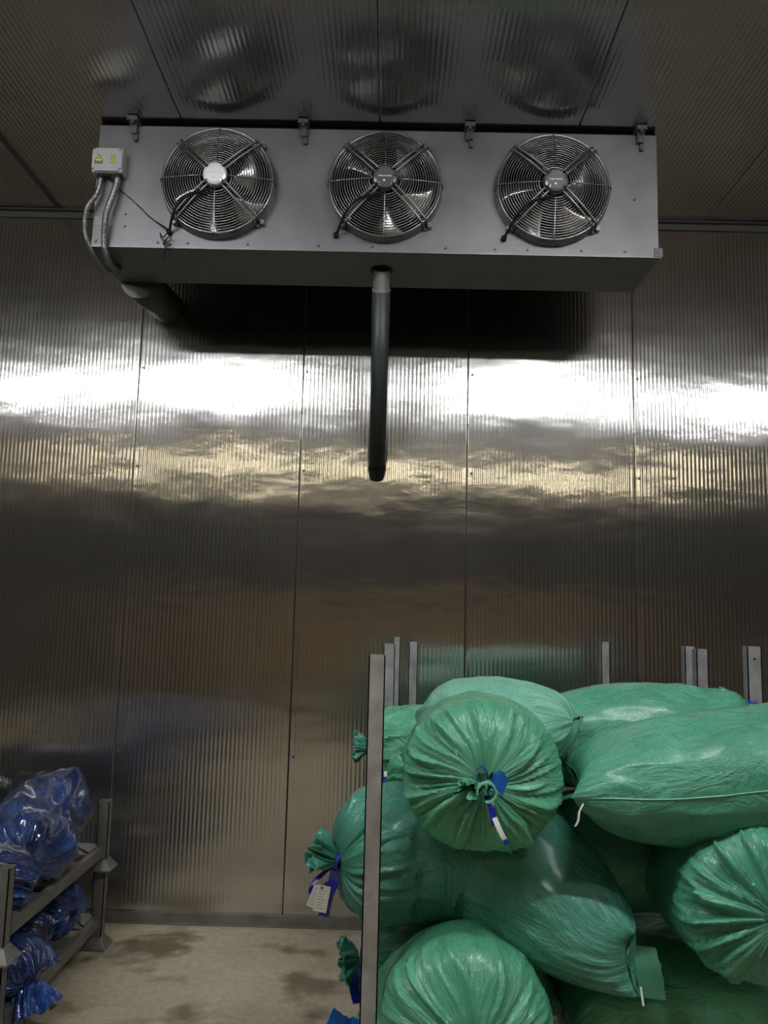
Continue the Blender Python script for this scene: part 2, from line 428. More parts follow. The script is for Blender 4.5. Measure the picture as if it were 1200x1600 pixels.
dp = MB(); dp.box((UX0-.004, UY0+.004, UZ0-.012), (UX1+.004, UY1, UZ0+.002)); upart(dp, 'drip_tray', M['under'], bevel=.002)
co = MB(); co.box((UX0+.01, UY1-.10, UZ0+.01), (UX1-.01, UY1-.02, UZ1-.01)); upart(co, 'coil', M['inner'])
# coil fins at the rear
fn = MB()
for i in range(200): xx = UX0+.02+i*(UX1-UX0-.04)/200; fn.box((xx, UY1-.02, UZ0+.02), (xx+.001, UY1-.002, UZ1-.02))
o = upart(fn, 'coil_fin', M['inner']); tag(o, kind='stuff')
lp = MB(); lp.box((UX0-.002, UY0-.004, UZ0-.008), (UX1+.012, UY0+.006, UZ0+.030)); upart(lp, 'bottom_lip', M['panel'], bevel=.0015)
lp = MB(); lp.box((UX0-.002, UY0-.006, UZ0-.010), (UX1+.012, UY0+.004, UZ0-.006)); upart(lp, 'lip_edge', M['panel_edge'])
lp = MB(); lp.box((UX1-.022, UY0-.010, UZ0-.006), (UX1+.016, UY0-.004, UZ0+.036)); lp.cyl((UX1-.003, UY0-.014, UZ0+.016), (UX1-.003, UY0-.009, UZ0+.016), .007, n=10)
upart(lp, 'corner_bracket', M['bracket'])
screw_me = None
def screws(pts, parent_off=uc_off):
    global screw_me
    for p in pts:
        if screw_me is None:
            s = MB(); s.cyl((0, 0, 0), (0, -.005, 0), .0065, .005, 10); o = s.build('screw', M['rivet'], uc); screw_me = o.data
        else:
            o = bpy.data.objects.new('screw', screw_me); C.objects.link(o); o.parent = uc
        o.location = Vector(p)-parent_off
screws([(x, UY0-.006, UZ0+.017) for x in (-1.41, -1.12, -.98, -.70, -.37, -.12, .22, .45, .60, .85, 1.05)])
screws([(-1.28, UY0, 3.50), (-1.28, UY0, 3.44), (1.10, UY0, 3.62)])
# hanging brackets
for bx in (-1.262, -.459, .324, 1.125):
    h = MB()
    h.box((bx-.024, 3.445, CHL-.026), (bx+.024, 3.53, CHL-.004))
    h.box((bx-.016, 3.472, CHL-.075), (bx+.016, 3.477, CHL-.02)); h.box((bx+.010, 3.474, CHL-.075), (bx+.015, 3.51, CHL-.03))
    h.box((bx+.000, 3.486, CHL-.105), (bx+.018, 3.500, CHL-.07)); h.cyl((bx+.009, 3.487, CHL-.105), (bx+.009, 3.478, CHL-.105), .007, n=6)
    h.cyl((bx, 3.455, CHL-.040), (bx, 3.455, CHL-.01), .009, n=8)
    upart(h, 'hanging_bracket', M['bracket'], bevel=.0015)
# near-black box painting the shade above the unit, and small sticker
g = MB(); g.box((UX0-.0, 3.515, UZ1-.002), (UX1-.0, UY1-.02, CHL-.004)); upart(g, 'gap_shade_fill', M['shadow_gap'])
g = MB(); g.box((-1.422, UY0-.002, 3.44), (-1.335, UY0-.0005, 3.487)); upart(g, 'rating_sticker', M['grey_sticker'])

def make_fan(cx, cap_mat, phase, idx):
    yf = UY0
    sh = MB(); n = 72
    prof = [(.268, yf-.001), (.266, yf-.012), (.262, yf-.055), (.258, yf-.060), (.252, yf-.058), (.246, yf-.045), (.240, yf+.02), (.238, yf+.13)]
    vs = []
    for r, y in prof:
        for i in range(n): a = 2*PI*i/n; vs.append((math.cos(a)*r, y-yf, math.sin(a)*r))
    fs = [(j*n+i, j*n+(i+1) % n, (j+1)*n+(i+1) % n, (j+1)*n+i) for j in range(len(prof)-1) for i in range(n)]
    sh.add(vs, fs); fan = sh.build('fan', M['chrome_dark'], uc, smooth=True); fan.location = Vector((cx, UY0, FZ))-uc_off
    # guard
    def gy(r): return -.062-.030*(1-(r/.25)**2)
    g = MB()
    for k in range(16):
        r = .074+k*(.246-.074)/15; y = gy(r)
        g.tube([(math.cos(2*PI*i/48)*r, y, math.sin(2*PI*i/48)*r) for i in range(48)], (.0022 if k else .0035), 5, closed=True)
    g.build('guard_grille', M['chrome'], fan, smooth=True)
    for q in range(4):          # double wire stays
        s = MB(); a = PI/4+q*PI/2
        for off in (-.011, .011):
            ca, sa = math.cos(a), math.sin(a); ox, oz = -sa*off, ca*off
            pts = [(ca*r+ox, y, sa*r+oz) for r, y in ((.055, -.105), (.085, -.104), (.16, -.094), (.245, -.070), (.265, -.058), (.272, -.02), (.275, -.003))]
            s.tube(bez(pts, 4), .0046, 6)
        s.cyl((math.cos(a)*.272-.0, -.012, math.sin(a)*.272), (math.cos(a)*.272, .0, math.sin(a)*.272), .012, n=10)
        s.build('guard_stay', M['chrome'], fan, smooth=True)
    for q in range(4):          # single wires
        s = MB(); a = q*PI/2; ca, sa = math.cos(a), math.sin(a)
        s.tube(bez([(ca*r, y, sa*r) for r, y in ((.06, -.098), (.13, -.090), (.20, -.078), (.25, -.066), (.266, -.05), (.27, -.01))], 4), .0026, 6)
        s.build('guard_wire', M['chrome'], fan, smooth=True)
    # motor and cap
    mc = MB(); mc.cyl((0, -.098, 0), (0, .06, 0), .060, .072, 32)
    mc.build('motor', M['inner'], fan)
    cp = MB(); nn = 64; ring = []
    for i in range(nn):
        a = 2*PI*i/nn; r = .055-.007*max(0, -math.cos(4*a)-.75)*4
        ring.append((math.cos(a)*r, math.sin(a)*r))
    vs = [(x, -.100, z) for x, z in ring]+[(x*.97, -.116, z*.97) for x, z in ring]+[(x*.80, -.121, z*.80) for x, z in ring]
    cp.add(vs, [(j*nn+i, j*nn+(i+1) % nn, (j+1)*nn+(i+1) % nn, (j+1)*nn+i) for j in range(2) for i in range(nn)]+[tuple(range(2*nn, 3*nn))])
    c_ = cp.build('motor_cap', cap_mat, fan)
    if cap_mat is M['cap_glare']: c_['label'] = 'motor cap with glare painted into its colour'
    lt = MB()               # worn white lettering and a dot
    for k, wd in enumerate((.006, .008, .004, .007, .006, .007, .005)):
        lt.box((-.030+k*.0088, -.1222, -.003+(.0006 if k % 2 else 0)), (-.030+k*.0088+wd, -.1212, .002))
    lt.cyl((-.004, -.1222, -.022), (-.004, -.1212, -.022), .005, n=10)
    lt.build('cap_print', M['white_print'], fan)
    for q in range(5):
        bm_ = MB(); nr, na = 9, 8; vs = []
        for i in range(nr+1):
            u = i/nr; r = .072+u*(.232-.072); half = .26+.15*math.sin(PI*min(1, u*.9+.1)); sweep = .42*u*u
            for j in range(na+1):
                v = j/na*2-1; a = sweep+v*half*(1-.15*u)
                y = .035 - v*.045*(1-.35*u)+.012*v*v
                vs.append((math.cos(a)*r, y, math.sin(a)*r))
        bm_.add(vs, [(i*(na+1)+j, i*(na+1)+j+1, (i+1)*(na+1)+j+1, (i+1)*(na+1)+j) for i in range(nr) for j in range(na)])
        bl = bm_.build('blade', M['blade'], fan, smooth=True); bl.rotation_euler = (0, -(phase+q*2*PI/5), 0)
        md = bl.modifiers.new('s', 'SOLIDIFY'); md.thickness = .003
    cb = MB(); cb.tube(bez([(-.002, -.108, -.07), (-.05, -.112, -.085), (-.12, -.112, -.11), (-.175, -.095, -.165), (-.205, -.05, -.21), (-.222, -.004, -.235)], 6), .0058, 8)
    cb.cyl((-.222, 0, -.235), (-.222, -.02, -.235), .013, n=12)
    cb.build('motor_cable', M['black'], fan, smooth=True)
    for a in ((-.195, -.185), (.205, -.18), (.20, .19)):
        kn = MB(); kn.cyl((a[0]*1.02, -.028, a[1]*1.02), (a[0]*1.02, 0, a[1]*1.02), .012, .014, 12)
        kn.build('fixing_bolt', M['chrome'], fan)
make_fan(FX[0], M['cap_glare'], .35, 0)
make_fan(FX[1], M['cap'], .75, 1)
make_fan(FX[2], M['cap'], .15, 2)

# junction box
jb = MB(); JX0, JX1, JZ0, JZ1 = -1.432, -1.288, 3.672, 3.79
jb.box((JX0, 3.44, JZ0), (JX1, 3.50, JZ1)); jbo = upart(jb, 'junction_box', M['box'], bevel=.004)
lid = MB()
def prism_xz(mb, pts, y0_, y1_, mi=0):
    n = len(pts); mb.add([(x, y0_, z) for x, z in pts]+[(x, y1_, z) for x, z in pts], [tuple(range(n))[::1], tuple(range(2*n-1, n-1, -1))]+[(i, n+i, n+(i+1) % n, (i+1) % n) for i in range(n)], mi)
c_ = .013; lx0, lx1, lz0, lz1 = JX0+.003, JX1-.003, JZ0+.003, JZ1-.003
prism_xz(lid, [(lx0+c_, lz0), (lx1-c_, lz0), (lx1-c_, lz0+c_), (lx1, lz0+c_), (lx1, lz1-c_), (lx1-c_, lz1-c_), (lx1-c_, lz1), (lx0+c_, lz1), (lx0+c_, lz1-c_), (lx0, lz1-c_), (lx0, lz0+c_), (lx0+c_, lz0+c_)], 3.432, 3.4405)
def jpart(mb, name, mat, **k):
    mb.v = [tuple(Vector(p)-uc_off) for p in mb.v]; return mb.build(name, mat, jbo, **k)
jpart(lid, 'lid', M['box'])
tr = MB(); tx, tz = -1.397, 3.733
prism_xz(tr, [(tx-.021, tz-.014), (tx+.021, tz-.014), (tx, tz+.024)], 3.4305, 3.4318)
prism_xz(tr, [(tx-.015, tz-.0105), (tx+.015, tz-.0105), (tx, tz+.0175)], 3.4296, 3.4304, 1)
prism_xz(tr, [(tx+.003, tz+.010), (tx-.004, tz), (tx, tz), (tx-.002, tz-.009), (tx+.005, tz+.002), (tx+.001, tz+.002)], 3.4288, 3.4295)
for k in range(5): tr.box((tx-.019+k*.008, 3.4305, tz-.024), (tx-.019+k*.008+.006, 3.4315, tz-.018))
jpart(tr, 'warning_sign', [M['print_black'], M['yellow']])
st = MB(); st.box((-1.343, 3.4305, 3.712), (-1.320, 3.4318, 3.752)); jpart(st, 'yellow_sticker', M['yellow_dull'])
gl = MB()
for gx in (-1.395, -1.315): gl.cyl((gx, 3.47, JZ0+.002), (gx, 3.47, JZ0-.018), .016, n=12)
gl.cyl((-1.362, 3.465, JZ0+.002), (-1.362, 3.465, JZ0-.012), .013, n=10)
jpart(gl, 'cable_gland', M['black'])
# corrugated conduits
def conduit(pts, name='flexible_conduit', r=.0115):
    P = bez(pts, 36); c = MB(); n = len(P)
    c.tube(P, r, 10, rf=lambda q: r*(1+.10*math.sin(q*n*PI*.5)))
    upart(c, name, M['conduit'], smooth=True)
conduit([(-1.395, 3.47, 3.665), (-1.405, 3.46, 3.58), (-1.442, 3.45, 3.50), (-1.452, 3.46, 3.42), (-1.445, 3.48, 3.36), (-1.425, 3.54, 3.31), (-1.40, 3.64, 3.285), (-1.385, 3.74, 3.33)])
conduit([(-1.315, 3.47, 3.665), (-1.325, 3.455, 3.58), (-1.350, 3.45, 3.48), (-1.358, 3.46, 3.40), (-1.362, 3.485, 3.325), (-1.360, 3.55, 3.285), (-1.365, 3.64, 3.29), (-1.37, 3.72, 3.34)], r=.0145)
wv = MB(); wv.tube(bez([(-1.362, 3.465, 3.665), (-1.33, 3.48, 3.63), (-1.28, 3.495, 3.59), (-1.22, 3.495, 3.54), (-1.16, 3.49, 3.48), (-1.075, 3.485, 3.425)], 8), .0022, 6)
wv.tube(bez([(-1.362, 3.465, 3.665), (-1.32, 3.485, 3.62), (-1.26, 3.495, 3.575), (-1.18, 3.495, 3.50), (-1.12, 3.49, 3.45), (-1.075, 3.488, 3.415)], 8), .0018, 6)
upart(wv, 'sensor_wire', M['black'], smooth=True)
# loose tangled cord below the left fan
tc_ = MB(); P = []
random.seed(3)
base = Vector((-1.094, 3.560, 3.444))
loops = [(0, 0, 0), (-.02, -.01, -.03), (-.035, -.01, -.01), (-.02, -.01, -.045), (.012, -.01, -.05), (.018, -.012, -.02), (-.01, -.014, -.055), (.02, -.012, -.065), (.005, -.012, -.075), (-.018, -.012, -.058), (-.002, -.01, -.09), (-.014, -.01, -.125), (.008, -.01, -.13), (.014, -.01, -.10), (-.004, -.012, -.085), (-.012, -.012, -.11), (-.016, -.012, -.145)]
tc_.tube(bez([base+Vector(p) for p in loops], 6), .0028, 6)
tag(tc_.build('cord', M['black'], smooth=True), 'tangled black cord hanging below the left fan of the cooler', 'cord')

# drain pipe slanting from the unit to the wall
dpp = empty('drain_pipe', (-.09, 3.78, 3.3695)); tag(dpp, 'dark wrapped drain pipe running down from under the cooler into the wall', 'pipe')
a = Vector((-.079, 3.763, 3.3695)); b = Vector((-.092, 4.50, 2.45))
dirp = (b-a).normalized(); off = dpp.location
p1 = MB(); q1 = a+dirp*.10
p1.cyl(a-dirp*.0-off, q1-off, .042, n=32); p1.cyl(q1-dirp*.004-off, q1+dirp*.004-off, .047, n=32); p1.build('ferrule', M['pipe_ferrule'], dpp, smooth=False)
p2 = MB(); p2.cyl(q1-off, b-off, .0465, n=40); o = p2.build('pipe_body', M['pipe'], dpp)
o.data.polygons.foreach_set('use_smooth', [len(p.vertices) == 4 for p in o.data.polygons])
p3 = MB(); p3.cyl(a+Vector((0, 0, .012))-off, a-Vector((0, 0, .006))-off, .055, n=32); p3.build('collar', M['black'], dpp)
p4 = MB(); cc = b-dirp*.055
p4.cyl(cc-dirp*.012-off, cc-off, .050, n=32); p4.build('clamp_ring', M['black'], dpp)

# clad suction pipe from the rear of the unit to the wall
sp = empty('insulated_pipe', (-1.34, 3.9, 3.36)); tag(sp, 'short fat metal clad pipe between the cooler rear and the wall', 'pipe')
off = sp.location; a = Vector((-1.362, 3.985, 3.383)); b = Vector((-1.345, 4.47, 3.425))
q = MB(); q.cyl(a-off, b-off, .093, n=48); o = q.build('pipe_cladding', M['clad'], sp)
o.data.polygons.foreach_set('use_smooth', [len(p.vertices) == 4 for p in o.data.polygons])
q = MB(); q.cyl(a-off-(b-a)*.012, a-off+(b-a)*.01, .096, n=48); q.build('end_cap', M['clad'], sp)
q = MB(); q.tube([a-off+(b-a)*.02+Vector((-.094, 0, -.02)), (a+b)/2-off+Vector((-.094, 0, -.02)), b-off+Vector((-.094, 0, -.02))], .004, 6); q.build('cladding_seam', M['panel_edge'], sp)

# ------------------------------------------------------------------ sacks
def sack(label, path, R, endA='tied', endB='sewn', mat='green', seed=1, up=(0, 0, 1), roll=0, squash=.92, eA=.55, eB=1.0,
         pleat=.012, lump=.012, nth=160, nb=46, ne=34, zmin=None, shearA=0, shearB=0, ear=.05, name='green_sack', cat='sack', group='green woven sacks on the rack',
         wrinkle=.004, neck=.03, kpl=4.2, wend=1.2, peaks=()):
    P = bez(path, 24)
    L = [0]
    for i in range(1, len(P)): L.append(L[-1]+(P[i]-P[i-1]).length)
    tot = L[-1]
    def at(s):
        s = max(0, min(tot, s)); i = 0
        lo, hi = 0, len(L)-1
        while hi-lo > 1:
            m_ = (lo+hi)//2
            if L[m_] <= s: lo = m_
            else: hi = m_
        f = (s-L[lo])/max(1e-9, L[hi]-L[lo]); p = P[lo].lerp(P[hi], f)
        t0 = P[max(0, lo-1)]; t1 = P[min(len(P)-1, hi+1)]
        return p, (t1-t0).normalized()
    st = []      # (s, halfwidth, halfheight, axial-ear weight, end sign, pleat weight)
    EA = eA*R; EB = eB*R
    def endst(kind, E):
        out = []
        for i in range(ne):
            al = (i/ne)*PI/2
            if kind == 'tied':
                s_ = E*(1-math.cos(al)**(2/2.1)); r = neck+(R-neck)*math.sin(al)**.92
                out.append((s_, r, r*(squash if r > .12 else 1), 0, min(1, 1.45*(1-((r-neck)/(R-neck))**3.2)+.10)))
            else:
                s_ = E*(1-math.cos(al)); h = R*math.sin(al)**.85
                v = s_/E
                out.append((s_, R*(1+(wend-1)*(1-v)**1.6), max(.004, h)*squash, (1-v)**2, 0))
        return out
    A = endst(endA, EA); B = endst(endB, EB)
    for s_, a_, b_2, ew, pw in A: st.append((s_, a_, b_2, ew, -1, pw))
    for i in range(nb+1):
        q = i/nb; s_ = EA+(tot-EA-EB)*q
        pa = max(0, 1-(s_-EA)/(.8*R)) *.12 if endA == 'tied' else 0
        pb = max(0, 1-(tot-EB-s_)/(.8*R)) *.12 if endB == 'tied' else 0
        st.append((s_, R, R*squash, 0, 0, max(pa, pb)))
    for s_, a_, b_2, ew, pw in reversed(B): st.append((tot-s_, a_, b_2, ew, 1, pw))
    vs = []; uvs = []
    upv = Vector(up); sd = Vector((seed*3.17, seed*1.31, seed*7.7))
    cr, sr = math.cos(roll), math.sin(roll)
    for (s_, a_, b_2, ew, sg, pw) in st:
        p, T = at(s_)
        S = T.cross(upv).normalized(); Up = S.cross(T).normalized()
        S2 = S*cr+Up*sr; U2 = -S*sr+Up*cr
        for k in range(nth):
            th = 2*PI*k/nth; c, s__ = math.cos(th), math.sin(th)
            n_out = (S2*c*b_2+U2*s__*a_).normalized() if b_2 > .02 else U2*(1 if s__ > 0 else -1)
            q = p+S2*c*a_+U2*s__*b_2
            # ears and skew of the sewn hem
            if ew > 0:
                shr = shearA if sg < 0 else shearB
                q = q+T*sg*(ear*(abs(c)**3)+shr*c)*ew
            d = 0
            d += lump*noise.noise(q*3.1+sd)*min(1, b_2/.1)
            rr = min(1, b_2/.09)
            sw = th+.25*(1-min(1, a_/R))
            if pw > 0:
                sw += .22*noise.noise(Vector((c*1.3, s__*1.3, s_*5))+sd*1.1)
                cs_, sn_ = math.cos(sw), math.sin(sw)
                d1 = noise.noise(Vector((cs_*kpl*.8, sn_*kpl*.8, s_*2.2))+sd)
                d2 = noise.noise(Vector((cs_*kpl*1.9, sn_*kpl*1.9, s_*5))+sd*2)
                d3 = noise.noise(Vector((cs_*kpl*.45, sn_*kpl*.45, s_*1.5))+sd*3)
                am = .55+1.3*max(0, .5+noise.noise(Vector((c*1.6, s__*1.6, s_*3))+sd*5))
                rid = (.55-min(1, abs(d1)*3.4)**.7)*1.25*am+(.5-min(1, abs(d2)*3.2)**.8)*.55*am+.7*d3
                d += pleat*pw*rid*rr
            if sg != 0 or True:
                wv_ = noise.noise(Vector((c*2.2, s__*2.2, s_*7))+sd*1.7)
                wv2 = noise.noise(Vector((c*5.2, s__*5.2, s_*9))+sd*2.7)
                d += wrinkle*(1-abs(wv_)*3)*rr+wrinkle*.45*wv2*rr
                if ew > 0:
                    w3 = noise.noise(Vector((c*7, (1 if s__ > 0 else -1)*2, s_*3))+sd)
                    d += .010*w3*ew*(1 if b_2 > .01 else .6)
            q = q+n_out*d
            for (pp, pd, pr, ph) in peaks:
                dd = (q-Vector(pp)).length
                if dd < pr: q = q+Vector(pd)*ph*(1-dd/pr)**1.25
            if zmin is not None and q.z < zmin: q.z = zmin+(q.z-zmin)*.02
            vs.append(q); uvs.append((th*R, s_))
    nst = len(st); fs = []; fuv = []
    for j in range(nst-1):
        for k in range(nth):
            k2 = (k+1) % nth
            fs.append((j*nth+k, j*nth+k2, (j+1)*nth+k2, (j+1)*nth+k))
            ua, ub = 2*PI*k/nth*R, 2*PI*(k+1)/nth*R
            fuv += [(ua, st[j][0]), (ub, st[j][0]), (ub, st[j+1][0]), (ua, st[j+1][0])]
    for j in (0, nst-1):
        idx = [j*nth+k for k in range(nth)]
        if j: idx = idx[::-1]
        fs.append(tuple(idx)); fuv += [(0, st[j][0])]*nth
    org = sum((v for v in vs), Vector())/len(vs); org.z = min(v.z for v in vs)
    me = bpy.data.meshes.new('sack_body'); me.from_pydata([tuple(v-org) for v in vs], [], fs)
    uvl = me.uv_layers.new(name='UVMap'); uvl.data.foreach_set('uv', [c for uv in fuv for c in uv])
    root = empty(name, org); tag(root, label, cat, group)
    body = link('sack_body', me, M[mat], root, smooth=True)
    root['_n'] = 0; del root['_n']
    return root, org, st, vs, nth, at
def ribbon(pts, wdir, w, name, mat, parent, org, th=.0012):
    P = bez(pts, 6); mb = MB(); wd = Vector(wdir).normalized()
    vs = []
    for i, p in enumerate(P):
        t = (P[min(i+1, len(P)-1)]-P[max(i-1, 0)]).normalized(); nrm = t.cross(wd).normalized()
        ww = w*(1+.05*math.sin(i*1.9))
        for a_, b_ in ((-1, -1), (1, -1), (1, 1), (-1, 1)):
            vs.append(p-org+wd*a_*ww/2+nrm*b_*th/2)
    n = len(P); fs = []
    for i in range(n-1):
        for k in range(4): fs.append((i*4+k, i*4+(k+1) % 4, (i+1)*4+(k+1) % 4, (i+1)*4+k))
    fs += [(3, 2, 1, 0), tuple((n-1)*4+k for k in range(4))]
    mb.add(vs, fs); return mb.build(name, mat, parent)
def tuft(p, d, up, parent, org, mat, size=.09, seed=1, flat=1.0, neck=.028, open_=.8):
    """the gathered mouth of a sack beyond its tie: a ruffled, flaring cuff"""
    d = Vector(d).normalized(); u = d.cross(Vector(up)).normalized(); v = u.cross(d)
    mb = MB(); n = 96; rows = 16; vs = []; sd = Vector((seed*2.3, seed*5.1, 0))
    for j in range(rows+1):
        q = j/rows
        for k in range(n):
            th = 2*PI*k/n; c, s = math.cos(th), math.sin(th)
            r = neck*(.9+.1*q)+size*open_*(q**.8)*.75
            rid = noise.noise(Vector((c*3.1, s*3.1, q*.6))+sd)+.7*noise.noise(Vector((c*6.3, s*6.3, q))+sd*2)
            r *= 1+.75*rid*min(1, q*1.5+.25)
            ax = size*q*(1+.5*noise.noise(Vector((c*1.7, s*1.7, 3))+sd))-size*.35*q*q*max(0, rid)
            vs.append(Vector(p)-org+d*(ax-.004)+u*c*r+v*s*r*flat)
    fs = [(j*n+k, j*n+(k+1) % n, (j+1)*n+(k+1) % n, (j+1)*n+k) for j in range(rows) for k in range(n)]
    mb.add(vs, fs)
    o = mb.build('sack_mouth', M[mat], parent, smooth=True)
    me = o.data; uvl = me.uv_layers.new(name='UVMap')
    data = []
    for f in fs:
        for i in f: data += [(i % n)/n*.3, (i//n)/rows*size]
    uvl.data.foreach_set('uv', data)
    md = o.modifiers.new('s', 'SOLIDIFY'); md.thickness = .0015
    return o
def band(p, d, r, parent, org, mat, w=.014, name='tie_band'):
    d = Vector(d).normalized(); mb = MB(); p = Vector(p)-org
    mb.cyl(p-d*w/2, p+d*w/2, r*1.04, r, 24); return mb.build(name, mat, parent, smooth=False)
def paper_tag(c, ux, uz, w, h, parent, org, thick=.0012):
    c = Vector(c)-org; ux = Vector(ux).normalized(); uz = Vector(uz).normalized(); n = ux.cross(uz)
    def q(a, b_, off0, off1, mb, mi=0):
        vs = [c+ux*x+uz*z+n*o for o in (off0, off1) for x, z in ((a[0], a[1]), (b_[0], a[1]), (b_[0], b_[1]), (a[0], b_[1]))]
        mb.add(vs, [(0, 3, 2, 1), (4, 5, 6, 7), (0, 1, 5, 4), (1, 2, 6, 5), (2, 3, 7, 6), (3, 0, 4, 7)], mi)
    mb = MB(); q((-w/2, -h), (w/2, 0), 0, thick, mb)
    for k in range(7):
        zz = -h*.2-k*h*.11
        q((-w*.36, zz-.0016), (w*(.30-.12*(k % 3)), zz), thick, thick+.0003, mb, 1)
    q((-w*.25, -h*.16), (-w*.02, -h*.04), thick, thick+.0003, mb, 1)
    return mb.build('paper_tag', [M['tag'], M['grey_sticker']], parent)

# --- the front round sack (top middle)
r, org, *_ = sack('round green sack with its tied end facing forward, behind the tall front post', [(.279, 2.31, 1.205), (.30, 2.6, 1.20), (.33, 2.88, 1.17)], .238, eA=.58, seed=3, squash=.95, pleat=.033, mat='green_front', zmin=1.0, nth=224, ne=52)
tuft((.262, 2.322, 1.203), (-.55, -.62, -.1), (0, 0, 1), r, org, 'green_front', .060, 4, flat=.6, neck=.016, open_=.42)
o = MB(); P = [(.278+.026*math.cos(t), 2.268, 1.195+.026*math.sin(t)) for t in [i*.42 for i in range(-4, 9)]]
ribbon(P, (0, 1, .1), .034, 'folded_collar', M['green_pale'], r, org, .004)
ribbon([(.262, 2.29, 1.215), (.250, 2.27, 1.245), (.262, 2.262, 1.262), (.280, 2.268, 1.250), (.284, 2.29, 1.225)], (.1, 1, 0), .024, 'tie_loop', M['tie'], r, org)
ribbon([(.290, 2.285, 1.215), (.312, 2.268, 1.228), (.330, 2.262, 1.205)], (.35, 0, .9), .050, 'tie_flap', M['tie_light'], r, org)
ribbon([(.282, 2.285, 1.18), (.292, 2.265, 1.155), (.297, 2.262, 1.128), (.302, 2.265, 1.105)], (.95, .2, .1), .018, 'tie_tail', M['tie'], r, org)
ribbon([(.300, 2.26, 1.128), (.310, 2.256, 1.105), (.322, 2.258, 1.082), (.330, 2.262, 1.070)], (.9, .3, .3), .014, 'paper_wrap', M['tag'], r, org, .006)
ribbon([(.328, 2.26, 1.074), (.336, 2.262, 1.058)], (.9, .3, .3), .012, 'tie_end', M['tie'], r, org, .004)

# --- the long sack below it, mouth sticking out left of the post
r, org, *_ = sack('long teal sack, its mouth and white tag sticking out left of the front post', [(-.150, 2.74, .858), (.10, 2.83, .875), (.38, 2.78, .86), (.715, 2.45, .70)], .228, eA=.9, eB=1.75, seed=8, roll=PI/2, shearB=-.03, ear=.03, wend=.34, pleat=.016, mat='green_teal', squash=1.0, nth=200)
tuft((-.158, 2.74, .866), (-.9, -.1, .42), (0, 0, 1), r, org, 'green_teal', .098, 2, flat=.75, neck=.024, open_=.62)
band((-.160, 2.74, .86), (-.95, 0, .3), .032, r, org, M['tie'], .02)
ribbon([(-.168, 2.73, .85), (-.20, 2.71, .825), (-.235, 2.70, .795), (-.222, 2.70, .775), (-.19, 2.705, .79), (-.175, 2.71, .80)], (.35, .5, .8), .03, 'tie_loop', M['tie'], r, org)
ribbon([(-.158, 2.72, .84), (-.163, 2.705, .80), (-.175, 2.70, .77), (-.185, 2.70, .73), (-.19, 2.70, .70)], (.95, .1, -.2), .034, 'tie_tail', M['tie'], r, org)
paper_tag((-.190, 2.685, .800), (.98, 0, -.16), (.16, -.1, .97), .044, .085, r, org)
paper_tag((-.205, 2.69, .795), (.93, .1, -.36), (.36, -.1, .93), .036, .072, r, org)
ribbon([(.728, 2.375, .655), (.730, 2.37, .63), (.732, 2.365, .61)], (1, 0, 0), .005, 'hem_string', M['string'], r, org, .004)

# --- bottom front round sack
r, org, *_ = sack('bright green round sack at the bottom front, blue tape at its tied end', [(.245, 2.29, .505), (.25, 2.5, .505), (.27, 2.80, .45)], .252, eA=.62, seed=14, squash=.97, pleat=.030, mat='green_front', zmin=.27, nth=224, ne=52)
tuft((.25, 2.295, .51), (.2, -1, -.2), (0, 0, 1), r, org, 'green_front', .06, 6, neck=.02, open_=.5)
ribbon([(.235, 2.28, .52), (.20, 2.255, .545), (.185, 2.25, .53), (.20, 2.25, .51), (.235, 2.26, .51)], (0, .8, .6), .03, 'tie_loop', M['tie'], r, org)
ribbon([(.245, 2.27, .52), (.27, 2.25, .55), (.285, 2.25, .53), (.28, 2.25, .50)], (.3, .8, .3), .045, 'tie_flap', M['tie'], r, org)

# --- right round sack
r, org, *_ = sack('green round sack at the right edge, deep folds gathered to its tied end', [(1.085, 2.29, .87), (1.09, 2.55, .87), (1.16, 2.90, .80)], .236, eA=.62, seed=21, squash=.93, pleat=.034, mat='green', zmin=.655, nth=224, ne=52, kpl=3.6)
tuft((1.09, 2.29, .865), (.2, -1, -.1), (0, 0, 1), r, org, 'green', .06, 9, neck=.02, open_=.5)
band((1.085, 2.285, .867), (.1, -1, 0), .022, r, org, M['tie'])

# --- large upper right sack with side seam and white string
r, org, st, vs, nth, _ = sack('large glossy green sack at upper right, sewn corner with a white string', [(.605, 2.60, 1.172), (.86, 2.58, 1.175), (1.15, 2.60, 1.205), (1.62, 2.66, 1.235)], .232, endA='sewn', endB='tied', eA=1.5, seed=30, mat='green', squash=.86, ear=.035, shearA=.02, zmin=.985, nth=200, lump=.016)
sm = MB(); sm.tube([vs[j*nth+0]-org for j in range(1, len(st)-20, 2)], .0026, 6); sm.build('side_seam', M['green_pale'], r, smooth=True)
ribbon([(.575, 2.36, 1.165), (.560, 2.33, 1.155), (.548, 2.325, 1.135), (.544, 2.325, 1.11), (.536, 2.325, 1.095)], (1, 0, .2), .006, 'hem_string', M['string'], r, org, .004)

